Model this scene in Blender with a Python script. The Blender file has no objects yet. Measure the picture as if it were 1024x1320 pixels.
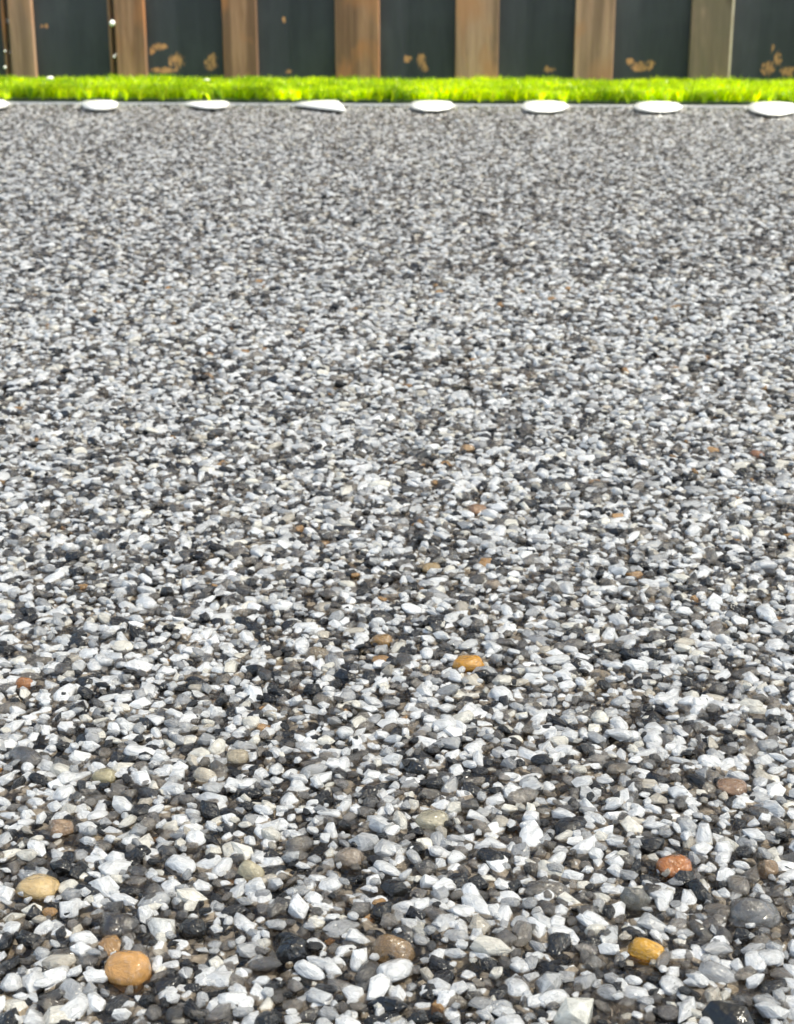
import bpy, bmesh, math, random
import numpy as np
from mathutils import Vector, Matrix

R = math.radians
SC = bpy.context.scene
COL = SC.collection

# ------------------------------------------------------------------ camera
F_PX, W_PX, H_PX = 2000.0, 1024.0, 1320.0
CAM_H = 0.20
PITCH = 18.53
cd = bpy.data.cameras.new('camera')
cam = bpy.data.objects.new('camera', cd)
COL.objects.link(cam)
cam.location = (0, 0, CAM_H)
cam.rotation_euler = (R(90 - PITCH), 0, 0)
cd.sensor_fit = 'VERTICAL'
cd.sensor_height = 36
cd.sensor_width = 36 * W_PX / H_PX
cd.lens = 36 * F_PX / H_PX
cd.clip_start = 0.01
cd.clip_end = 500
cd.dof.use_dof = True
cd.dof.focus_distance = 0.42
cd.dof.aperture_fstop = 48
SC.camera = cam

# ------------------------------------------------------------------ light
SUN = Vector((0.40, -0.10, 0.91)).normalized()      # towards the sun
elev = math.asin(SUN.z)
w = bpy.data.worlds.new('World')
SC.world = w
w.use_nodes = True
nt = w.node_tree
nt.nodes.clear()
sky = nt.nodes.new('ShaderNodeTexSky')
sky.sky_type = 'NISHITA'
sky.sun_disc = False
sky.sun_elevation = elev
sky.sun_rotation = math.atan2(SUN.x, SUN.y)
sky.dust_density = 4.0
sky.ozone_density = 0.3
bg = nt.nodes.new('ShaderNodeBackground')
bg.inputs[1].default_value = 0.15
wo = nt.nodes.new('ShaderNodeOutputWorld')
nt.links.new(sky.outputs[0], bg.inputs[0])
nt.links.new(bg.outputs[0], wo.inputs[0])
ld = bpy.data.lights.new('sun', 'SUN')
ld.energy = 5.0
ld.angle = R(0.53)
ld.color = (1.0, 0.95, 0.88)
sun = bpy.data.objects.new('sun', ld)
COL.objects.link(sun)
sun.location = (1, -1, 6)
sun.rotation_euler = SUN.to_track_quat('Z', 'Y').to_euler()

SC.render.engine = 'CYCLES'
SC.cycles.sample_clamp_indirect = 4.0
SC.view_settings.view_transform = 'Standard'
SC.view_settings.look = 'None'
SC.view_settings.gamma = 1
SC.view_settings.use_curve_mapping = False
SC.view_settings.exposure = 1.1
SC.view_settings.use_white_balance = True
SC.view_settings.white_balance_temperature = 6800
SC.view_settings.white_balance_tint = 3

# ------------------------------------------------------------------ helpers
CP, SP = math.cos(R(PITCH)), math.sin(R(PITCH))

def ray(px, py):
    x = (px - W_PX / 2) / F_PX
    y = -(py - H_PX / 2) / F_PX
    return Vector((x, CP + y * SP, -SP + y * CP))

def on_z(px, py, z=0.0):
    d = ray(px, py)
    t = (z - CAM_H) / d.z
    return Vector((0, 0, CAM_H)) + d * t

# frame of the fence: u runs along it to the right, n points away from the camera
EL = on_z(100, 133.0)
ER = on_z(900, 137.0)
YAW = math.atan2(ER.y - EL.y, ER.x - EL.x)
U = Vector((math.cos(YAW), math.sin(YAW), 0))
N = Vector((-math.sin(YAW), math.cos(YAW), 0))
O = Vector((0, EL.y + (0 - EL.x) * math.tan(YAW), 0))      # edging line at x = 0
FENCE_D = 0.44

def on_fence(px, py, d=FENCE_D):
    """u, z of the point seen at px, py on the vertical plane d behind the edging"""
    r = ray(px, py)
    c = Vector((0, 0, CAM_H))
    t = ((O + N * d) - c).dot(N) / r.dot(N)
    p = c + r * t
    return (p - O).dot(U), p.z

FM = Matrix.Translation(O) @ Matrix.Rotation(YAW, 4, 'Z')   # local x along, y away

def link(name, me, mat=None, parent=None, loc=None):
    o = bpy.data.objects.new(name, me)
    COL.objects.link(o)
    if mat is not None and me is not None and len(me.materials) == 0:
        me.materials.append(mat)
    if parent is not None:
        o.parent = parent
    if loc is not None:
        o.location = loc
    return o

def tag(o, label=None, cat=None, group=None, kind=None):
    if label: o['label'] = label
    if cat: o['category'] = cat
    if group: o['group'] = group
    if kind: o['kind'] = kind
    return o

def bm_box(bm, x0, x1, y0, y1, z0, z1, bev=0.0, seg=2):
    g = bmesh.ops.create_cube(bm, size=1)
    vs = g['verts']
    for v in vs:
        v.co = Vector((x0 + (v.co.x + .5) * (x1 - x0), y0 + (v.co.y + .5) * (y1 - y0), z0 + (v.co.z + .5) * (z1 - z0)))
    if bev:
        es = list({e for v in vs for e in v.link_edges})
        bmesh.ops.bevel(bm, geom=es, offset=bev, segments=seg, affect='EDGES', profile=.6)

def to_mesh(bm, name, smooth=False):
    bmesh.ops.recalc_face_normals(bm, faces=bm.faces)
    me = bpy.data.meshes.new(name)
    bm.to_mesh(me)
    bm.free()
    if smooth:
        for p in me.polygons: p.use_smooth = True
    return me

class NT:
    def __init__(s, name):
        s.m = bpy.data.materials.new(name)
        s.m.use_nodes = True
        s.t = s.m.node_tree
        s.p = s.t.nodes['Principled BSDF']
        s.out = s.t.nodes['Material Output']
    def n(s, t, **kw):
        o = s.t.nodes.new(t)
        for k, v in kw.items():
            if k.startswith('i_'):
                o.inputs[k[2:].replace('_', ' ')].default_value = v
            else:
                setattr(o, k, v)
        return o
    def l(s, a, b):
        s.t.links.new(a, b)
    def math(s, op, a, b=None, c=None, clamp=False):
        o = s.n('ShaderNodeMath', operation=op, use_clamp=clamp)
        for i, v in enumerate((a, b, c)):
            if v is None: continue
            if isinstance(v, (int, float)): o.inputs[i].default_value = v
            else: s.l(v, o.inputs[i])
        return o.outputs[0]
    def mix(s, f, a, b, mode='MIX'):
        o = s.n('ShaderNodeMix', data_type='RGBA', blend_type=mode)
        for i, v in ((0, f), (6, a), (7, b)):
            if isinstance(v, (int, float)): o.inputs[i].default_value = v
            elif isinstance(v, tuple): o.inputs[i].default_value = (*v, 1) if len(v) == 3 else v
            else: s.l(v, o.inputs[i])
        return o.outputs[2]
    def ramp(s, f, stops):
        o = s.n('ShaderNodeMapRange')
        s.l(f, o.inputs[0])
        o.inputs[1].default_value, o.inputs[2].default_value, o.inputs[3].default_value, o.inputs[4].default_value = stops
        return o.outputs[0]

# ------------------------------------------------------------------ materials
def stone_material():
    k = NT('resin_coated_stone')
    at = k.n('ShaderNodeAttribute', attribute_type='INSTANCER', attribute_name='tint')
    cl = k.n('ShaderNodeAttribute', attribute_type='INSTANCER', attribute_name='clear')
    tc = k.n('ShaderNodeTexCoord')
    oi = k.n('ShaderNodeObjectInfo')
    off = k.n('ShaderNodeVectorMath', operation='SCALE')
    cmb = k.n('ShaderNodeCombineXYZ')
    k.l(oi.outputs['Random'], cmb.inputs[0]); k.l(oi.outputs['Random'], cmb.inputs[2])
    off.inputs[3].default_value = 57.0
    k.l(cmb.outputs[0], off.inputs[0])
    add = k.n('ShaderNodeVectorMath', operation='ADD')
    k.l(tc.outputs['Object'], add.inputs[0]); k.l(off.outputs[0], add.inputs[1])
    P = add.outputs[0]
    n1 = k.n('ShaderNodeTexNoise', i_Scale=1.6, i_Detail=4.0, i_Roughness=0.6, i_Distortion=0.6)
    n2 = k.n('ShaderNodeTexNoise', i_Scale=5.0, i_Detail=3.0, i_Roughness=0.7)
    n3 = k.n('ShaderNodeTexNoise', i_Scale=2.3, i_Detail=2.0)
    for q in (n1, n2, n3): k.l(P, q.inputs['Vector'])
    # mottling inside the stone: veins lighten or darken it, strongest in the clear quartz
    f = k.ramp(n1.outputs[0], (0.3, 0.7, 0.0, 1.0))
    lo = k.mix(1.0, at.outputs['Color'], (0.66, 0.65, 0.64), 'MULTIPLY')
    c1 = k.mix(f, lo, at.outputs['Color'])
    # pale internal fractures in the quartz
    fr = k.math('MULTIPLY', k.ramp(n2.outputs[0], (0.53, 0.63, 0.0, 1.0)), k.math('MULTIPLY', cl.outputs['Fac'], 0.85))
    c2 = k.mix(fr, c1, k.mix(0.5, c1, (0.75, 0.74, 0.72)))
    # dark pits in the white stones
    vo = k.n('ShaderNodeTexVoronoi', i_Scale=1.5)
    k.l(P, vo.inputs['Vector'])
    pit = k.math('LESS_THAN', vo.outputs['Distance'], 0.075)
    gate = k.math('GREATER_THAN', n3.outputs[0], 0.52)
    pit = k.math('MULTIPLY', pit, gate)
    c3 = k.mix(k.math('MULTIPLY', pit, 0.9), c2, (0.02, 0.018, 0.016))
    k.l(c3, k.p.inputs['Base Color'])
    k.l(k.math('SUBTRACT', 0.34, k.math('MULTIPLY', cl.outputs['Fac'], 0.24)), k.p.inputs['Roughness'])
    k.p.inputs['IOR'].default_value = 1.5
    k.l(k.math('MULTIPLY', cl.outputs['Fac'], 0.93), k.p.inputs['Transmission Weight'])
    k.p.inputs['Coat Weight'].default_value = 1.0
    k.p.inputs['Coat Roughness'].default_value = 0.12
    k.p.inputs['Coat IOR'].default_value = 1.47
    k.p.inputs['Specular IOR Level'].default_value = 0.2
    b = k.n('ShaderNodeBump', i_Strength=1.0, i_Distance=0.0007)
    hh = k.math('ADD', n1.outputs[0], k.math('MULTIPLY', n2.outputs[0], 0.35))
    hh = k.math('SUBTRACT', hh, k.math('MULTIPLY', pit, 0.2))
    k.l(hh, b.inputs['Height'])
    k.l(b.outputs[0], k.p.inputs['Normal'])
    b2 = k.n('ShaderNodeBump', i_Strength=1.0, i_Distance=0.0008)
    n4 = k.n('ShaderNodeTexNoise', i_Scale=3.6, i_Detail=1.0, i_Roughness=0.35)
    k.l(P, n4.inputs['Vector'])
    k.l(n4.outputs[0], b2.inputs['Height'])
    k.l(b2.outputs[0], k.p.inputs['Coat Normal'])
    return k.m

def bed_material():
    k = NT('gravel_bed')
    tc = k.n('ShaderNodeTexCoord')
    v = k.n('ShaderNodeTexVoronoi', i_Scale=190.0)
    k.l(tc.outputs['Object'], v.inputs['Vector'])
    s = k.n('ShaderNodeSeparateColor')
    k.l(v.outputs['Color'], s.inputs[0])
    r = k.n('ShaderNodeValToRGB')
    r.color_ramp.interpolation = 'CONSTANT'
    e = r.color_ramp.elements
    e[0].position = 0; e[0].color = (0.02, 0.02, 0.02, 1)
    e[1].position = 0.14; e[1].color = (0.16, 0.145, 0.13, 1)
    x = e.new(0.42); x.color = (0.3, 0.29, 0.275, 1)
    x = e.new(0.62); x.color = (0.66, 0.66, 0.65, 1)
    k.l(s.outputs[0], r.inputs[0])
    k.l(r.outputs[0], k.p.inputs['Base Color'])
    k.p.inputs['Roughness'].default_value = 0.4
    b = k.n('ShaderNodeBump', i_Strength=0.8, i_Distance=0.002)
    b.invert = True
    k.l(v.outputs['Distance'], b.inputs['Height'])
    k.l(b.outputs[0], k.p.inputs['Normal'])
    return k.m

def resin_base_material():
    k = NT('dark_resin_base')
    n = k.n('ShaderNodeTexNoise', i_Scale=220.0, i_Detail=3.0)
    tc = k.n('ShaderNodeTexCoord')
    k.l(tc.outputs['Object'], n.inputs['Vector'])
    k.l(k.mix(n.outputs[0], (0.03, 0.026, 0.022), (0.14, 0.12, 0.10)), k.p.inputs['Base Color'])
    k.p.inputs['Roughness'].default_value = 0.3
    return k.m

def wood_material(name, a, b, c, rough=0.75):
    k = NT(name)
    tc = k.n('ShaderNodeTexCoord'); oi = k.n('ShaderNodeObjectInfo')
    mp = k.n('ShaderNodeMapping')
    mp.inputs['Scale'].default_value = (1, 1, 0.10)
    k.l(tc.outputs['Object'], mp.inputs[0])
    cm = k.n('ShaderNodeCombineXYZ')
    k.l(k.math('MULTIPLY', oi.outputs['Random'], 31.0), cm.inputs[0])
    k.l(k.math('MULTIPLY', oi.outputs['Random'], 17.0), cm.inputs[2])
    k.l(cm.outputs[0], mp.inputs['Location'])
    g = k.n('ShaderNodeTexNoise', i_Scale=70.0, i_Detail=5.0, i_Roughness=0.65, i_Distortion=1.2)
    k.l(mp.outputs[0], g.inputs['Vector'])
    l2 = k.n('ShaderNodeTexNoise', i_Scale=14.0, i_Detail=3.0, i_Distortion=0.4)
    mp2 = k.n('ShaderNodeMapping'); mp2.inputs['Scale'].default_value = (1, 1, 0.4)
    k.l(tc.outputs['Object'], mp2.inputs[0]); k.l(cm.outputs[0], mp2.inputs['Location'])
    k.l(mp2.outputs[0], l2.inputs['Vector'])
    c1 = k.mix(k.ramp(g.outputs[0], (0.3, 0.7, 0, 1)), a, b)
    st = k.n('ShaderNodeTexNoise', i_Scale=38.0, i_Detail=2.0)
    mp3 = k.n('ShaderNodeMapping'); mp3.inputs['Scale'].default_value = (1, 1, 0.03)
    k.l(tc.outputs['Object'], mp3.inputs[0]); k.l(cm.outputs[0], mp3.inputs['Location']); k.l(mp3.outputs[0], st.inputs['Vector'])
    c1 = k.mix(k.ramp(st.outputs[0], (0.45, 0.62, 0, 0.75)), c1, tuple(x * .45 for x in a))
    c2 = k.mix(k.ramp(l2.outputs[0], (0.47, 0.62, 0, 0.9)), c1, c)
    # knots
    v = k.n('ShaderNodeTexVoronoi', i_Scale=9.0)
    k.l(mp2.outputs[0], v.inputs['Vector'])
    c3 = k.mix(k.ramp(v.outputs['Distance'], (0.10, 0.2, 0.8, 0)), c2, tuple(x * 0.3 for x in a))
    k.l(c3, k.p.inputs['Base Color'])
    k.p.inputs['Roughness'].default_value = rough
    bp = k.n('ShaderNodeBump', i_Strength=0.6, i_Distance=0.0015)
    k.l(g.outputs[0], bp.inputs['Height']); k.l(bp.outputs[0], k.p.inputs['Normal'])
    return k.m

# places on the painted boards where the paint has flaked off the wood (photo px: x, y, rx, ry)
FLAKES = [(57, 34, 7, 4), (205, 60, 15, 6), (228, 78, 14, 13), (212, 90, 26, 5), (272, 80, 11, 15), (197, 66, 6, 8),
          (525, 76, 7, 7), (543, 78, 8, 14), (548, 88, 6, 6), (708, 89, 10, 6), (826, 86, 16, 8), (838, 84, 8, 9), (812, 80, 7, 6),
          (990, 88, 11, 12), (1003, 76, 6, 12), (1016, 92, 12, 9), (996, 63, 3, 7), (366, 26, 3, 5), (372, 92, 6, 4)]

def paint_material():
    k = NT('charcoal_paint_on_board')
    tc = k.n('ShaderNodeTexCoord'); oi = k.n('ShaderNodeObjectInfo')
    geo = k.n('ShaderNodeTexCoord')
    geo.object = FENCE_REF
    P = geo.outputs['Object']       # metres along and above the fence
    sep = k.n('ShaderNodeSeparateXYZ'); k.l(P, sep.inputs[0])
    nz = k.n('ShaderNodeTexNoise', i_Scale=150.0, i_Detail=6.0, i_Roughness=0.8)
    mpn = k.n('ShaderNodeMapping'); mpn.inputs['Scale'].default_value = (1, 1, .55)
    k.l(P, mpn.inputs[0]); k.l(mpn.outputs[0], nz.inputs['Vector'])
    tot = None
    for (px, py, rx, ry) in FLAKES:
        u, z = on_fence(px, py, FENCE_D + 0.018)
        s = 1.65e-3
        dx = k.math('MULTIPLY', k.math('SUBTRACT', sep.outputs[0], u), 1 / (rx * s))
        dz = k.math('MULTIPLY', k.math('SUBTRACT', sep.outputs[2], z), 1 / (ry * s))
        d2 = k.math('ADD', k.math('MULTIPLY', dx, dx), k.math('MULTIPLY', dz, dz))
        f = k.math('SUBTRACT', 1.0, d2, clamp=True)
        tot = f if tot is None else k.math('MAXIMUM', tot, f)
    m = k.math('ADD', k.math('SUBTRACT', nz.outputs[0], 0.5), k.math('MULTIPLY', k.math('SUBTRACT', k.math('SQRT', tot), 0.70), 0.30))
    m = k.math('MULTIPLY', k.ramp(m, (-0.01, 0.06, 0, 1)), k.math('GREATER_THAN', tot, 0.001))
    mp = k.n('ShaderNodeMapping'); mp.inputs['Scale'].default_value = (1, 1, 0.12)
    k.l(P, mp.inputs[0])
    g = k.n('ShaderNodeTexNoise', i_Scale=60.0, i_Detail=5.0, i_Roughness=0.65)
    k.l(mp.outputs[0], g.inputs['Vector'])
    big = k.n('ShaderNodeTexNoise', i_Scale=9.0, i_Detail=4.0)
    k.l(P, big.inputs['Vector'])
    c = k.mix(k.ramp(g.outputs[0], (0.3, 0.7, 0, 1)), (0.017, 0.021, 0.030), (0.030, 0.036, 0.048))
    c = k.mix(k.ramp(big.outputs[0], (0.5, 0.75, 0, 0.5)), c, (0.055, 0.065, 0.075))
    wd = k.mix(nz.outputs[0], (0.30, 0.13, 0.05), (0.62, 0.33, 0.16))
    c = k.mix(m, c, wd)
    k.l(c, k.p.inputs['Base Color'])
    k.p.inputs['Roughness'].default_value = 0.6
    bp = k.n('ShaderNodeBump', i_Strength=0.5, i_Distance=0.0015)
    k.l(g.outputs[0], bp.inputs['Height']); k.l(bp.outputs[0], k.p.inputs['Normal'])
    return k.m

def grass_material():
    k = NT('turf_blade')
    at = k.n('ShaderNodeAttribute', attribute_name='tint')
    dif = k.n('ShaderNodeBsdfDiffuse'); tr = k.n('ShaderNodeBsdfTranslucent')
    k.l(at.outputs['Color'], dif.inputs[0])
    t2 = k.mix(1.0, at.outputs['Color'], (1.35, 1.25, 0.5), 'MULTIPLY')
    k.l(t2, tr.inputs[0])
    mx = k.n('ShaderNodeMixShader'); mx.inputs[0].default_value = 0.5
    k.l(dif.outputs[0], mx.inputs[1]); k.l(tr.outputs[0], mx.inputs[2])
    gl = k.n('ShaderNodeBsdfGlossy'); gl.inputs['Roughness'].default_value = 0.35
    m2 = k.n('ShaderNodeMixShader'); m2.inputs[0].default_value = 0.04
    k.l(mx.outputs[0], m2.inputs[1]); k.l(gl.outputs[0], m2.inputs[2])
    k.l(m2.outputs[0], k.out.inputs[0])
    return k.m

def plain(name, c, rough=0.6, metal=0.0, c2=None, scale=40.0):
    k = NT(name)
    if c2:
        n = k.n('ShaderNodeTexNoise', i_Scale=scale, i_Detail=4.0)
        tc = k.n('ShaderNodeTexCoord'); k.l(tc.outputs['Object'], n.inputs['Vector'])
        k.l(k.mix(k.ramp(n.outputs[0], (0.35, 0.65, 0, 1)), c, c2), k.p.inputs['Base Color'])
    else:
        k.p.inputs['Base Color'].default_value = (*c, 1)
    k.p.inputs['Roughness'].default_value = rough
    k.p.inputs['Metallic'].default_value = metal
    return k.m

def shade_sheet_material():
    k = NT('shade_sheet_fabric')
    tc = k.n('ShaderNodeTexCoord')
    n = k.n('ShaderNodeTexNoise', i_Scale=300.0, i_Detail=2.0)
    k.l(tc.outputs['Object'], n.inputs['Vector'])
    c = k.mix(n.outputs[0], (0.78, 0.78, 0.77), (0.84, 0.84, 0.83))
    dif = k.n('ShaderNodeBsdfDiffuse'); tr = k.n('ShaderNodeBsdfTranslucent')
    k.l(c, dif.inputs[0]); k.l(c, tr.inputs[0])
    mx = k.n('ShaderNodeMixShader'); mx.inputs[0].default_value = 0.05
    k.l(dif.outputs[0], mx.inputs[1]); k.l(tr.outputs[0], mx.inputs[2])
    # some sun passes straight through the added sheet to set the shade level
    op = k.n('ShaderNodeBsdfTransparent')
    m2 = k.n('ShaderNodeMixShader'); m2.inputs[0].default_value = 0.23
    k.l(mx.outputs[0], m2.inputs[1]); k.l(op.outputs[0], m2.inputs[2])
    k.l(m2.outputs[0], k.out.inputs[0])
    return k.m

# ------------------------------------------------------------------ large structure
gm = bpy.data.meshes.new('ground')
S = 250.0
gm.from_pydata([(-S, -S, -.016), (S, -S, -.016), (S, S, -.016), (-S, S, -.016)], [], [(0, 1, 2, 3)])
tag(link('ground', gm, plain('pale_earth', (0.42, 0.39, 0.33), 0.9, c2=(0.30, 0.28, 0.23), scale=3.0)), kind='structure')

bed = bmesh.new()
bm_box(bed, -4.0, 4.0, -5.6, -0.006, -0.014, -0.0075)
paving = link('gravel_paving', to_mesh(bed, 'gravel_paving'), bed_material())
paving.matrix_world = FM
tag(paving, kind='structure')

# ------------------------------------------------------------------ stones
rng = np.random.default_rng(7)
random.seed(7)
STONE = stone_material()

def stone_mesh(i, sub, angular=True):
    bm = bmesh.new()
    bmesh.ops.create_icosphere(bm, subdivisions=sub, radius=1)
    r = np.random.default_rng(100 + i)
    nf = r.integers(7, 12) if angular else 16
    ns = r.normal(size=(nf, 3)); ns /= np.linalg.norm(ns, axis=1)[:, None]
    ds = r.uniform(0.58, 0.95, nf) if angular else r.uniform(0.86, 1.0, nf)
    p = r.uniform(16, 28) if angular else 7
    ph = r.uniform(0, 6, 6)
    for v in bm.verts:
        q = np.array(v.co)
        dd = np.maximum(ns @ q, 0) / ds
        rad = (np.sum(dd ** p) + 1.0) ** (-1.0 / p)
        rad *= 1 + 0.05 * math.sin(4 * q[0] + ph[0]) * math.sin(5 * q[1] + ph[1]) + 0.035 * math.sin(9 * q[2] + ph[2] + 3 * q[0])
        v.co = v.co * rad
    me = to_mesh(bm, 'stone', smooth=True)
    me.materials.append(STONE)
    return me

NV = 22
def crushed_mesh(i):
    """angular crushed chip: hull of scattered points with softened edges"""
    r = random.Random(500 + i)
    bm = bmesh.new()
    n = r.randint(11, 17)
    for k in range(n):
        z = 1 - 2 * (k + .5) / n
        a = k * 2.399963 + r.uniform(-.5, .5)
        q = math.sqrt(1 - z * z)
        m = r.uniform(.74, 1.12)
        bm.verts.new((q * math.cos(a) * m, q * math.sin(a) * m, max(-1, min(1, z + r.uniform(-.15, .15))) * m))
    bmesh.ops.convex_hull(bm, input=bm.verts)
    bmesh.ops.dissolve_limit(bm, angle_limit=R(9), verts=bm.verts, edges=bm.edges)
    bmesh.ops.bevel(bm, geom=list(bm.edges), offset=r.uniform(.025, .08), segments=2, affect='EDGES', profile=.5)
    bmesh.ops.triangulate(bm, faces=bm.faces)
    me = to_mesh(bm, 'stone', smooth=True)
    me.materials.append(STONE)
    return me

protos_hi = [crushed_mesh(i) if i % 5 != 3 else stone_mesh(i, 3, i != 3) for i in range(NV)]
protos_lo = [stone_mesh(i, 2, i % 4 != 3) for i in range(10)]

def colours(n, low=0.0):
    """tint and clearness for n stones"""
    t = np.zeros((n, 4)); t[:, 3] = 1
    cl = np.zeros(n)
    k = low + (1 - low) * rng.random(n)
    k = np.where(k > .975, .975 + (k - .975) * (1 - low), k)
    v = rng.uniform(0.78, 1.0, n)
    for i in range(n):
        q = k[i]
        if q < 0.50:      # white marble
            b = 0.90 * v[i]
            t[i, :3] = (b * .99, b * .995, b)
            if rng.random() < .12: t[i, :3] *= (1, .95, .84)
            cl[i] = rng.uniform(.02, .2)
        elif q < 0.66:    # pale milky quartz
            b = rng.uniform(0.5, 0.78)
            t[i, :3] = (b * .98, b * .99, b)
            cl[i] = rng.uniform(.3, .6)
        elif q < 0.85:    # smoky grey to brown quartz
            b = rng.uniform(0.22, 0.75)
            w_ = rng.uniform(0, 1)
            t[i, :3] = (b, b * (0.92 - .08 * w_), b * (0.84 - .20 * w_))
            cl[i] = rng.uniform(.8, 1)
        elif q < 0.975:   # black
            b = rng.uniform(0.003, 0.012)
            t[i, :3] = (b, b, b * 1.1)
        elif q < 0.994:   # cream
            b = rng.uniform(.5, .75)
            t[i, :3] = (b, b * .91, b * .76)
            cl[i] = .3
        else:             # amber
            b = rng.uniform(.35, .62)
            t[i, :3] = (b, b * .56, b * .2)
            cl[i] = .35
    return t, cl

def scatter(y0, y1, pitch, zc, zj, smin, smax, halfw):
    """jittered staggered rows in world space"""
    rows = int((y1 - y0) / (pitch * .866))
    P = []
    for r_ in range(rows):
        y = y0 + r_ * pitch * .866
        h = halfw(y)
        n = int(2 * h / pitch)
        x = -h + (np.arange(n) + .5 * (r_ % 2)) * pitch
        P.append(np.stack([x, np.full(n, y), np.zeros(n)], 1))
    P = np.concatenate(P)
    P[:, 0] += rng.uniform(-.38, .38, len(P)) * pitch
    P[:, 1] += rng.uniform(-.38, .38, len(P)) * pitch
    rel = P - np.array(O)
    dn = rel @ np.array(N)
    P = P[dn < -0.010]
    P[:, 2] = zc + rng.normal(0, zj, len(P))
    n = len(P)
    s = smin + (smax - smin) * rng.beta(1.6, 2.4, n)
    asp = np.stack([s * rng.uniform(.95, 1.65, n), s * rng.uniform(.72, 1.0, n), s * rng.uniform(.5, .8, n)], 1) / 2
    rot = np.stack([rng.normal(0, .22, n), rng.normal(0, .22, n), rng.uniform(0, 6.283, n)], 1)
    return P, asp, rot

grit = None
hw = lambda y: 0.30 + 0.34 * max(y, 0)
near = scatter(0.12, 1.15, 0.0044, -0.0026, 0.0007, 0.0034, 0.0082, hw)
low = scatter(0.12, 1.15, 0.0052, -0.0060, 0.0006, 0.004, 0.008, hw)
grit = scatter(0.12, 0.80, 0.0036, -0.0024, 0.0007, 0.0020, 0.0044, lambda y: .2 + .34 * y)
far = scatter(1.15, 3.3, 0.0049, -0.0028, 0.0007, 0.0042, 0.0088, hw)

# keep the tops near the trowelled level
P, A, Rt = near
P[:, 2] = np.minimum(P[:, 2], 0.0006 - A[:, 2] * 0.9 + 0.0012 * rng.random(len(P)))
P, A, Rt = far
P[:, 2] = np.minimum(P[:, 2], 0.0006 - A[:, 2] * 0.9 + 0.0012 * rng.random(len(P)))

# pixel each near stone falls on
def project(P):
    dx, dy, dz = P[:, 0], P[:, 1], P[:, 2] - CAM_H
    zc = dy * CP - dz * SP
    yc = dy * SP + dz * CP
    return 512 + F_PX * dx / zc, 660 - F_PX * yc / zc

# single stones that stand out in the photograph: px, py, width px, height px, colour, clear, rounded
AMBER = (.62, .27, .06); CREAM = (.68, .55, .33)
KEY = [(164, 1235, 60, 60, (.80, .42, .13), .3), (833, 1212, 50, 32, (.80, .42, .04), .3), (870, 1106, 46, 36, (.55, .19, .04), .3),
       (50, 1132, 58, 34, (.85, .60, .28), .3), (606, 846, 46, 24, (.80, .38, .03), .35), (494, 817, 34, 24, (.50, .28, .08), .5),
       (322, 1112, 40, 34, (.62, .54, .36), .3), (560, 1046, 50, 32, (.60, .54, .38), .4), (452, 1094, 42, 34, (.48, .38, .28), .5),
       (504, 1212, 60, 50, (.46, .28, .12), .6), (944, 1004, 40, 24, (.48, .28, .16), .5), (136, 990, 36, 24, (.60, .52, .30), .4),
       (76, 1056, 40, 30, (.50, .32, .18), .5), (30, 872, 26, 18, (.55, .22, .06), .4), (740, 1292, 60, 64, (.80, .78, .70), .05),
       (378, 1212, 56, 50, (.012, .012, .013), 0), (946, 1296, 80, 60, (.010, .010, .010), 0), (562, 1000, 26, 24, (.012, .012, .012), 0),
       (884, 1122, 30, 26, (.010, .010, .010), 0), (250, 1184, 40, 34, (.012, .011, .010), 0), (510, 1132, 40, 26, (.012, .012, .012), 0),
       (108, 884, 30, 22, (.012, .012, .014), 0), (402, 880, 30, 22, (.010, .010, .010), 0), (812, 838, 30, 22, (.012, .012, .012), 0),
       (958, 1196, 28, 26, (.010, .010, .010), 0), (346, 1304, 36, 34, (.012, .012, .012), 0), (190, 1276, 28, 26, (.012, .012, .012), 0),
       (540, 1300, 36, 34, (.012, .012, .012), 0), (36, 1198, 34, 26, (.010, .010, .010), 0), (80, 1106, 36, 22, (.012, .012, .012), 0),
       (556, 725, 26, 20, (.52, .36, .16), .4), (614, 650, 30, 16, (.42, .22, .10), .4), (636, 746, 26, 18, (.46, .36, .26), .5),
       (975, 580, 22, 12, (.42, .18, .08), .4), (768, 616, 20, 12, (.50, .30, .14), .4), (602, 572, 22, 12, (.55, .33, .14), .4),
       (408, 834, 34, 22, (.42, .32, .2), .6), (862, 1294, 30, 20, (.2, .17, .15), .7), (990, 1108, 28, 30, (.55, .36, .2), .5),
       (306, 966, 30, 26, (.6, .5, .34), .4), (262, 990, 34, 26, (.66, .58, .46), .3), (212, 1184, 50, 32, (.8, .79, .75), .1),
       (820, 1150, 44, 44, (.42, .40, .34), .8), (970, 1166, 70, 50, (.36, .34, .32), .8), (150, 1178, 60, 36, (.34, .27, .20), 1.0)]
kp, ka, kr, kt, kc = [], [], [], [], []
for (px, py, wp, hp, c, cl) in KEY:
    g = on_z(px, py + hp * .15, 0.0)
    d = ray(px, py)
    dist = (g - Vector((0, 0, CAM_H))).length
    sw = wp / F_PX * dist
    sh = hp / F_PX * dist
    kp.append((g.x, g.y, -0.0018)); ka.append((sw / 2, sw * .42, max(sh * .5, sw * .3))); kr.append((0, 0, random.uniform(-.3, .3)))
    kt.append((*c, 1)); kc.append(cl)
kp, ka, kr, kt, kc = map(np.array, (kp, ka, kr, kt, kc))
P, A, Rt = near
keep = np.ones(len(P), bool)
for q, a in zip(kp, ka):
    keep &= ((P[:, 0] - q[0]) / (a[0] * 1.05 + .0008)) ** 2 + ((P[:, 1] - q[1]) / (a[1] * 1.15 + .0012)) ** 2 > 1
P, A, Rt = P[keep], A[keep], Rt[keep]
T, CLR = colours(len(P))
# big ones rarely are black; the largest translucent
P = np.concatenate([P, kp]); A = np.concatenate([A, ka]); Rt = np.concatenate([Rt, kr])
T = np.concatenate([T, kt]); CLR = np.concatenate([CLR, kc])

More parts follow.
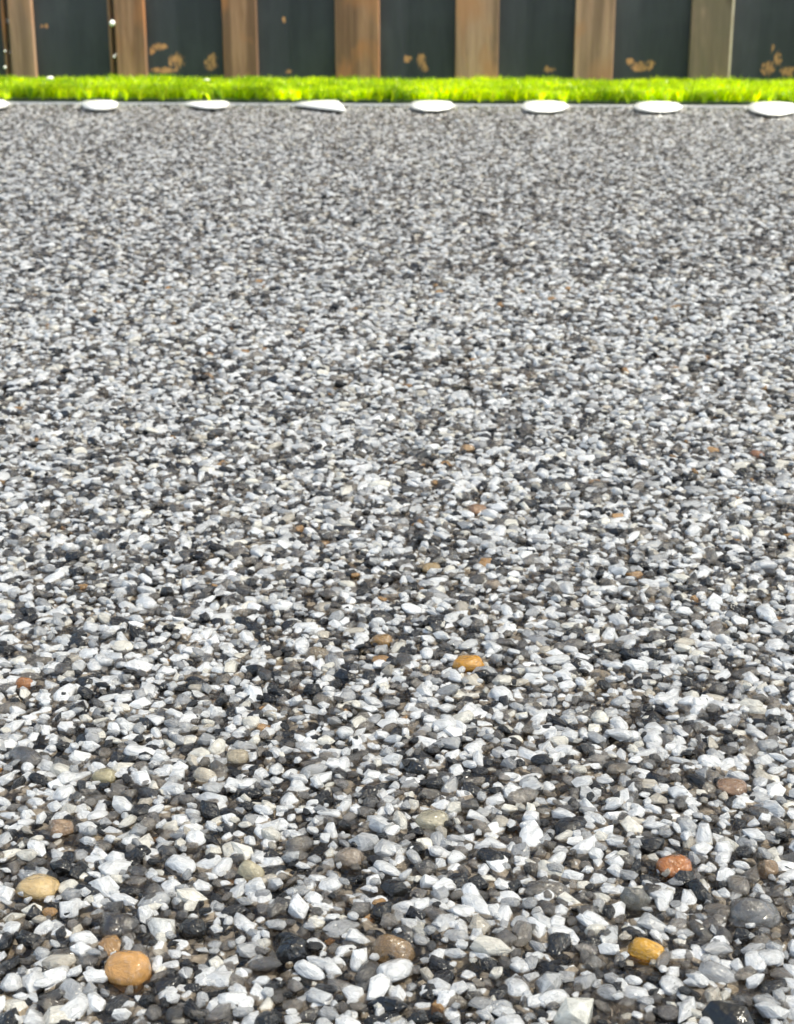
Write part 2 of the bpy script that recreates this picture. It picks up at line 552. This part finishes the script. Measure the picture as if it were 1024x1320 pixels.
X, Y = project(P)
vis = (X > 4) & (X < 1020) & (Y > 300) & (Y < 1312)
area = np.where(vis, A[:, 0] * A[:, 1] * (Y + 10) ** 3, 0)
area[-len(KEY):] += np.where(vis[-len(KEY):], 1e6, 0)
order = np.argsort(-area)
nk = len(KEY)
big = np.concatenate([order[nk:300], order[:nk]])
rest = np.ones(len(P), bool); rest[big] = False

pc = bpy.data.collections.new('stone_shapes'); COL.children.link(pc)
pc2 = bpy.data.collections.new('stone_shapes_small'); COL.children.link(pc2)
stones = []
for j, i in enumerate(big):
    me = protos_hi[j % NV] if j < 32 else (protos_hi[j % NV] if j >= 42 else protos_lo[j - 32])
    if kt.shape[0] and i >= len(P) - len(KEY) and not (32 <= j < 42):
        if j >= NV and T[i][0] > T[i][2] * 1.3: me = protos_hi[3 + 5 * (j % 4)]
    o = bpy.data.objects.new('stone', me)
    if j < NV: pc.objects.link(o)
    elif 32 <= j < 42: pc2.objects.link(o)
    else: COL.objects.link(o)
    o.location = P[i]; o.scale = A[i]; o.rotation_euler = Rt[i]
    o['tint'] = [float(x) for x in T[i]]
    o['clear'] = float(CLR[i])
    o.parent = paving
    o.matrix_parent_inverse = FM.inverted()
    stones.append(o)

def point_stuff(name, P, A, Rt, T, CLR, coll, nv):
    me = bpy.data.meshes.new(name)
    n = len(P)
    me.vertices.add(n)
    me.vertices.foreach_set('co', P.astype(np.float32).ravel())
    def at(nm, ty, arr, key):
        a = me.attributes.new(nm, ty, 'POINT'); a.data.foreach_set(key, arr.astype(np.float32).ravel())
    at('sc', 'FLOAT_VECTOR', A, 'vector'); at('ro', 'FLOAT_VECTOR', Rt, 'vector')
    at('tint', 'FLOAT_COLOR', T, 'color'); at('clear', 'FLOAT', CLR, 'value')
    a = me.attributes.new('pick', 'INT', 'POINT'); a.data.foreach_set('value', rng.integers(0, nv, n).astype(np.int32))
    me.materials.append(STONE)
    o = bpy.data.objects.new(name, me); COL.objects.link(o)
    ng = bpy.data.node_groups.new('scatter', 'GeometryNodeTree')
    ng.interface.new_socket('Geometry', in_out='INPUT', socket_type='NodeSocketGeometry')
    ng.interface.new_socket('Geometry', in_out='OUTPUT', socket_type='NodeSocketGeometry')
    gi = ng.nodes.new('NodeGroupInput'); go = ng.nodes.new('NodeGroupOutput')
    ci = ng.nodes.new('GeometryNodeCollectionInfo')
    ci.inputs['Collection'].default_value = coll
    ci.inputs['Separate Children'].default_value = True
    ci.inputs['Reset Children'].default_value = True
    ip = ng.nodes.new('GeometryNodeInstanceOnPoints')
    ip.inputs['Pick Instance'].default_value = True
    def na(nm, ty):
        x = ng.nodes.new('GeometryNodeInputNamedAttribute'); x.data_type = ty; x.inputs[0].default_value = nm
        return x.outputs[0]
    e2r = ng.nodes.new('FunctionNodeEulerToRotation')
    L = ng.links.new
    L(gi.outputs[0], ip.inputs['Points']); L(ci.outputs[0], ip.inputs['Instance'])
    L(na('pick', 'INT'), ip.inputs['Instance Index'])
    L(na('ro', 'FLOAT_VECTOR'), e2r.inputs[0]); L(e2r.outputs[0], ip.inputs['Rotation'])
    L(na('sc', 'FLOAT_VECTOR'), ip.inputs['Scale'])
    L(ip.outputs[0], go.inputs[0])
    m = o.modifiers.new('scatter', 'NODES'); m.node_group = ng
    o.parent = paving
    o.matrix_parent_inverse = FM.inverted()
    tag(o, kind='stuff')
    return o

Pl, Al, Rl = low
Tl, Cl = colours(len(Pl))
Pg, Ag, Rg = grit
Tg, Cg = colours(len(Pg), .18)
Pn = np.concatenate([P[rest], Pl, Pg]); An = np.concatenate([A[rest], Al, Ag]); Rn = np.concatenate([Rt[rest], Rl, Rg])
Tn = np.concatenate([T[rest], Tl, Tg]); Cn = np.concatenate([CLR[rest], Cl, Cg])
point_stuff('small_stones', Pn, An, Rn, Tn, Cn, pc, NV)
Pf, Af, Rf = far
Tf, Cf = colours(len(Pf), .26)
point_stuff('distant_stones', Pf, Af, Rf, Tf, Cf, pc2, 10)
print('stones', len(Pn), len(Pf))

# clear resin that fills the hollows between the stones
def resin_material():
    k = NT('clear_resin')
    tc = k.n('ShaderNodeTexCoord')
    n = k.n('ShaderNodeTexNoise', i_Scale=330.0, i_Detail=2.0)
    k.l(tc.outputs['Object'], n.inputs['Vector'])
    b = k.n('ShaderNodeBump', i_Strength=1.0, i_Distance=0.0016)
    k.l(n.outputs[0], b.inputs['Height'])
    tr = k.n('ShaderNodeBsdfTransparent'); tr.inputs[0].default_value = (.77, .71, .64, 1)
    gl = k.n('ShaderNodeBsdfGlossy'); gl.inputs['Roughness'].default_value = 0.06
    fr = k.n('ShaderNodeFresnel'); fr.inputs['IOR'].default_value = 1.47
    k.l(b.outputs[0], gl.inputs['Normal']); k.l(b.outputs[0], fr.inputs['Normal'])
    mx = k.n('ShaderNodeMixShader')
    k.l(fr.outputs[0], mx.inputs[0]); k.l(tr.outputs[0], mx.inputs[1]); k.l(gl.outputs[0], mx.inputs[2])
    k.l(mx.outputs[0], k.out.inputs[0])
    return k.m
rm = bpy.data.meshes.new('resin_film')
rm.from_pydata([(-3.9, -3.2, -.0021), (3.9, -3.2, -.0021), (3.9, -.008, -.0021), (-3.9, -.008, -.0021)], [], [(0, 1, 2, 3)])
rf = link('resin_film', rm, resin_material(), paving)

# ------------------------------------------------------------------ edging, turf bed
bm = bmesh.new()
bm_box(bm, -2.6, 2.6, -0.003, 0.0, -0.012, 0.0018, 0.0006, 1)
bm_box(bm, -2.6, 2.6, 0.0005, 0.03, -0.012, -0.009)
edg = link('metal_edging', to_mesh(bm, 'metal_edging'), plain('brushed_aluminium', (.80, .80, .80), .4, .35))
edg.matrix_world = FM
tag(edg, 'thin pale metal edging with white pads painted as sun patches between the gravel and the grass', 'edging')

bm = bmesh.new()
bm_box(bm, -2.6, 2.6, 0.022, FENCE_D + .1, -0.014, 0.0065, .001, 1)
tb = link('turf_backing', to_mesh(bm, 'turf_backing'), plain('turf_backing', (.012, .03, .006), .9, c2=(.03, .05, .012)))
tb.matrix_world = FM
tag(tb, kind='structure')

# blades
def blades(n, x0, x1, y0, y1, hmin, hmax, name, wid):
    r = np.random.default_rng(11)
    bx = r.uniform(x0, x1, n); by = r.uniform(y0, y1, n)
    wob = .018 * (np.sin(bx * 160 + 2 * np.sin(bx * 37)) + np.sin(bx * 271 + 1)) * .5
    by = np.where(by < y0 + .03, by + .008 + wob, by)
    edge = np.clip(1 - (by - y0) / 0.03, 0, 1)
    # clumps lean together
    cx = np.sin(bx * 47 + 3 * np.sin(by * 31)) + .6 * np.sin(bx * 113 + by * 57)
    lean = r.normal(0, .35, n) + .25 * cx
    leany = r.normal(-.12, .35, n) - .9 * edge * r.random(n)
    h = r.uniform(hmin, hmax, n) * (1 + .10 * cx + .16 * np.sin(bx * 19 + 2 * np.sin(bx * 7 + by * 23)) * np.sin(by * 61 + bx * 11))
    ww = r.uniform(.7, 1.3, n) * wid / 2
    th = r.uniform(0, math.pi, n)
    wx, wy = np.cos(th) * ww, np.sin(th) * ww
    V = np.zeros((n, 5, 3))
    V[:, 0] = np.stack([bx - wx, by - wy, np.full(n, .004)], 1)
    V[:, 1] = np.stack([bx + wx, by + wy, np.full(n, .004)], 1)
    mx = bx + lean * h * .3; my = by + leany * h * .3
    V[:, 2] = np.stack([mx + wx * .85, my + wy * .85, h * .6], 1)
    V[:, 3] = np.stack([mx - wx * .85, my - wy * .85, h * .6], 1)
    V[:, 4] = np.stack([bx + lean * h, by + leany * h, h * (1 - .25 * np.clip(np.hypot(lean, leany), 0, 1.6))], 1)
    me = bpy.data.meshes.new(name)
    me.vertices.add(n * 5); me.vertices.foreach_set('co', V.astype(np.float32).ravel())
    base = (np.arange(n) * 5)[:, None]
    quads = base + np.array([0, 1, 2, 3]); tris = base + np.array([3, 2, 4])
    li = np.concatenate([quads, tris], 1).ravel()
    me.loops.add(len(li)); me.loops.foreach_set('vertex_index', li.astype(np.int32))
    me.polygons.add(2 * n)
    st = (np.arange(n) * 7)[:, None] + np.array([0, 4])
    me.polygons.foreach_set('loop_start', st.ravel().astype(np.int32))
    me.update(calc_edges=True)
    a = me.attributes.new('tint', 'FLOAT_COLOR', 'POINT')
    q = r.random(n)
    c = np.where(q[:, None] < .45, np.array([.66, .82, .006]), np.where(q[:, None] < .85, np.array([.22, .42, .005]), np.array([.42, .46, .04])))
    pat = .5 + .5 * np.sin(bx * 26 + 2.5 * np.sin(bx * 9 + 1) + 3 * np.sin(by * 33))
    c = c * (r.uniform(.6, 1.25, n) * (.68 + .6 * pat))[:, None]
    c[:, 0] *= .8 + .25 * pat
    c = np.repeat(np.concatenate([c, np.ones((n, 1))], 1), 5, 0)
    a.data.foreach_set('color', c.astype(np.float32).ravel())
    return me
gme = blades(200000, -1.9, 1.9, 0.024, FENCE_D + .012, .024, .034, 'artificial_grass', .0017)
ag = link('artificial_grass', gme, grass_material())
ag.matrix_world = FM
tag(ag, kind='stuff')

# ------------------------------------------------------------------ fence
FENCE_REF = bpy.data.objects.new('timber_fence', None)
COL.objects.link(FENCE_REF)
FENCE_REF.matrix_world = FM
tag(FENCE_REF, 'charcoal painted board fence with bare brown upright battens standing behind the grass strip', 'fence')
PAINT = paint_material()
LIT_EDGE = plain('sunlit_edge_wood', (.55, .47, .38), .7, c2=(.42, .34, .26), scale=60)  # bright wood tone imitating a sunlit edge
WOOD = [wood_material('brown_batten_%s' % n, a, b, c) for n, a, b, c in (
    ('warm', (.20, .10, .055), (.33, .19, .12), (.34, .14, .055)),
    ('pale', (.26, .155, .10), (.42, .27, .19), (.34, .17, .09)),
    ('grey', (.14, .10, .07), (.26, .18, .13), (.12, .095, .065)))]
FH = 1.8
def fence_part(name, x0, x1, y0, y1, mat, z0=-.01, z1=FH, bev=.0025):
    bm = bmesh.new()
    cx = (x0 + x1) / 2
    bm_box(bm, x0 - cx, x1 - cx, y0, y1, z0, z1, bev)
    o = link(name, to_mesh(bm, name), mat, FENCE_REF, (cx, 0, 0))
    return o

# battens: left and right edge in the photo at the height y = 50
BAT = [(13, 43, 1), (149, 187, 0), (287, 331, 0), (432, 489, 0), (587, 643, 1), (741, 792, 1), (890, 942, 2)]
edges = [(on_fence(a, 50)[0], on_fence(b, 50)[0], m) for a, b, m in BAT]
step = (edges[-1][0] - edges[2][0]) / 4
while edges[0][0] > -1.9:
    edges.insert(0, (edges[0][0] - step, edges[0][1] - step, random.randrange(3)))
while edges[-1][1] < 1.9:
    edges.append((edges[-1][0] + step, edges[-1][1] + step, random.randrange(3)))
for a, b, m in edges:
    o = fence_part('batten', a, b, FENCE_D, FENCE_D + .018, WOOD[m])
# pale sliver that paints sunlight on the edge of the greyish batten
ua, ub = on_fence(941.5, 50)[0], on_fence(944.5, 50)[0]
fence_part('lath', ua, ub, FENCE_D + .001, FENCE_D + .018, LIT_EDGE, bev=.0006)
# white beads added as bright specks of light in the open joints
def bead(px, py, mm):
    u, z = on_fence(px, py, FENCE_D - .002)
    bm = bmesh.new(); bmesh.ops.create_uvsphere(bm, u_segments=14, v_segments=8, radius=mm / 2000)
    o = link('glint_bead', to_mesh(bm, 'glint_bead', True), BEAD_MAT, FENCE_REF, (u, FENCE_D + .002, z))
BEAD_MAT = plain('glint_white', (.85, .85, .83), .3)
for q in ((144.5, 30, 13), (147, 73, 5), (6, 66, 4), (6, 87, 6)): bead(*q)
# boards behind the battens; two battens at the left stand beside an open joint
G1 = on_fence(146, 50)[0]; G0 = on_fence(9, 50)[0]
for i in range(len(edges) - 1):
    a, b = edges[i], edges[i + 1]
    x0, x1 = (a[0] + a[1]) / 2 + .002, (b[0] + b[1]) / 2 - .002
    gap = None
    for g in (G0, G1):
        if x0 < g < x1: gap = g
    if gap:
        fence_part('board', x0, gap - .0045, FENCE_D + .0185, FENCE_D + .040, PAINT)
        # thin edging lath on the board's edge and the packing behind the open joint
        fence_part('lath', gap - .0105, gap - .0045, FENCE_D + .006, FENCE_D + .0182, WOOD[0], bev=.001)
        for (za, zb) in ((-.01, on_fence(146, 72)[1]), (on_fence(146, 69)[1], on_fence(146, 33)[1]), (on_fence(146, 27)[1], FH)):
            if gap == G0: za += .004; zb += .004
            fence_part('packing', gap - .0044, x1, FENCE_D + .0188, FENCE_D + .036, WOOD[2], za, zb, bev=.001)
    else:
        fence_part('board', x0, x1, FENCE_D + .0185, FENCE_D + .040, PAINT)
for z in (.35, 1.5):
    fence_part('rail', -2.3, 2.3, FENCE_D + .0405, FENCE_D + .085, WOOD[2], z, z + .075)

# pale bits lying in the turf
def pebble(px, py, wmm, label, flat=.6):
    p = on_z(px, py, 0.030)
    o = bpy.data.objects.new('pebble', protos_hi[3].copy()); COL.objects.link(o)
    o.data.materials.clear(); o.data.materials.append(PEB)
    o.location = p; o.scale = (wmm / 2000, wmm / 2400, wmm / 2000 * flat)
    tag(o, label, 'pebble')
PEB = plain('pale_pebble', (.75, .73, .68), .5, c2=(.6, .58, .52), scale=2)
pebble(65, 101, 17, 'small white pebble lying on top of the bright grass near the left end')
pebble(267, 103, 15, 'flat pale pebble half sunk in the grass in front of the third batten', .35)

# ------------------------------------------------------------------ white pads standing in for patches of sunlight along the edging
SUN_PADS = [[(103, 132), (110, 129.6), (128, 129), (146, 129.6), (153, 132), (151, 137), (140, 139.6), (122, 140), (109, 137.5)],
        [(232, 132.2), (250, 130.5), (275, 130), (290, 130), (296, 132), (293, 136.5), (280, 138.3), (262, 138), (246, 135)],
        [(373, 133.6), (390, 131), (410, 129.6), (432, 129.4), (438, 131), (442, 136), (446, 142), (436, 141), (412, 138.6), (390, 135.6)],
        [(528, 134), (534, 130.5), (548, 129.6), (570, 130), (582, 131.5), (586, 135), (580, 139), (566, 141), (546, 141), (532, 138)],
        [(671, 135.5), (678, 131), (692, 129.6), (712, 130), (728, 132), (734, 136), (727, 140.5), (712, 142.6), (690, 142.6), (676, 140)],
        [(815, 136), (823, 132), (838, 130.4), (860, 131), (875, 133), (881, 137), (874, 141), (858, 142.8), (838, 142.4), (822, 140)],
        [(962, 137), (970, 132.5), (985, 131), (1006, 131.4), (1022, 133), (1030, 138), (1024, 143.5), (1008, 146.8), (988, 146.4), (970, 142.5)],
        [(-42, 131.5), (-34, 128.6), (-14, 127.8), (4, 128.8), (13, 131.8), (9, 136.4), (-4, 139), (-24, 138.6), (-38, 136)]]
PAD_MAT = plain('sun_patch_white', (.88, .88, .86), .45)
INV = FM.inverted()
for pad_pts in SUN_PADS:
    ps = [INV @ on_z(x, y, .0075) for x, y in pad_pts]
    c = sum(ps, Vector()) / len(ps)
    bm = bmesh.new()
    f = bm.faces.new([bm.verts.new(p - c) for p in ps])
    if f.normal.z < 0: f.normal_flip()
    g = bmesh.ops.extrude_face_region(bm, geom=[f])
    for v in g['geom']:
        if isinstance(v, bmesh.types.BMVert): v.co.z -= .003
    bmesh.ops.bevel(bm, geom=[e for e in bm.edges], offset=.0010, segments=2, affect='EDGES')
    link('sun_patch_pad', to_mesh(bm, 'sun_patch_pad', True), PAD_MAT, edg, c)

# ------------------------------------------------------------------ unseen cloth sheet added to shade the paving and shape the sun patches
HC = 2.35
def to_shade_sheet(p):
    t = (HC - p.z) / SUN.z
    return p + SUN * t
# outline of the shade's far edge in photo pixels; the notches are the bright patches
E = [(-260, 131)]
def line_y(x): return 133.0 + (x - 100) * .005
NOTCH = [[(-330, 0), (-320, 6), (-300, 8), (-280, 6), (-268, 0)], [(-185, 0), (-175, 6), (-155, 8), (-135, 6), (-125, 0)],
         [(-42, 0), (-35, 5), (-15, 7), (5, 5), (13, 0)],
         [(103, 0), (108, 4), (125, 7), (146, 6), (153, 0)],
         [(228, 0), (245, 4), (270, 6), (288, 5), (296, 0)],
         [(372, 0), (395, 4), (420, 6), (436, 7), (447, 10), (443, 4), (440, 0)],
         [(528, 0), (532, 5), (545, 8), (570, 8), (582, 5), (586, 0)],
         [(671, 0), (676, 5), (688, 8), (715, 8), (728, 5), (734, 0)],
         [(815, 0), (822, 5), (838, 8), (862, 8), (875, 5), (881, 0)],
         [(962, 0), (970, 6), (985, 10), (1012, 10), (1026, 6), (1034, 0)],
         [(1118, 0), (1128, 7), (1145, 10), (1170, 10), (1182, 6), (1190, 0)]]
holes, E = [], []
for nt_ in NOTCH:
    P_ = [(x, line_y(x) + dy * 1.75 - (2.2 if dy < 1 else .8)) for x, dy in nt_]
    if nt_[0][0] < 340 and nt_[0][0] > -400:
        holes.append(P_[:1] + P_[1:-1] + P_[-1:])
    else:
        E += P_
if holes:
    E = [(-420, 127.2), (340, 129.5), (362, line_y(350) - .3)] + E
pts = [to_shade_sheet(on_z(x, y, 0.0)) for x, y in E]
rim = [pts[0] + Vector((-.35, .1, 0))] + pts + [pts[-1] + Vector((.02, .25, 0)), pts[-1] + Vector((.9, .2, 0))]
yb = -1.5
outline = rim + [Vector((rim[-1].x, yb, HC)), Vector((rim[0].x, yb, HC))]
bm = bmesh.new()
def loop(ps):
    vs = [bm.verts.new(p) for p in ps]
    return [bm.edges.new((vs[a], vs[(a + 1) % len(vs)])) for a in range(len(vs))]
es = loop(outline)
for hl in holes:
    es += loop([to_shade_sheet(on_z(x, y, 0.0)) for x, y in hl])
bmesh.ops.triangle_fill(bm, use_beauty=True, use_dissolve=False, edges=es)
shade_sheet = link('added_shade_sheet', to_mesh(bm, 'added_shade_sheet'), shade_sheet_material())
tag(shade_sheet, 'unseen white cloth sheet added above the gravel to cast its shade, notched to let sun patches through', 'added_shade_sheet')
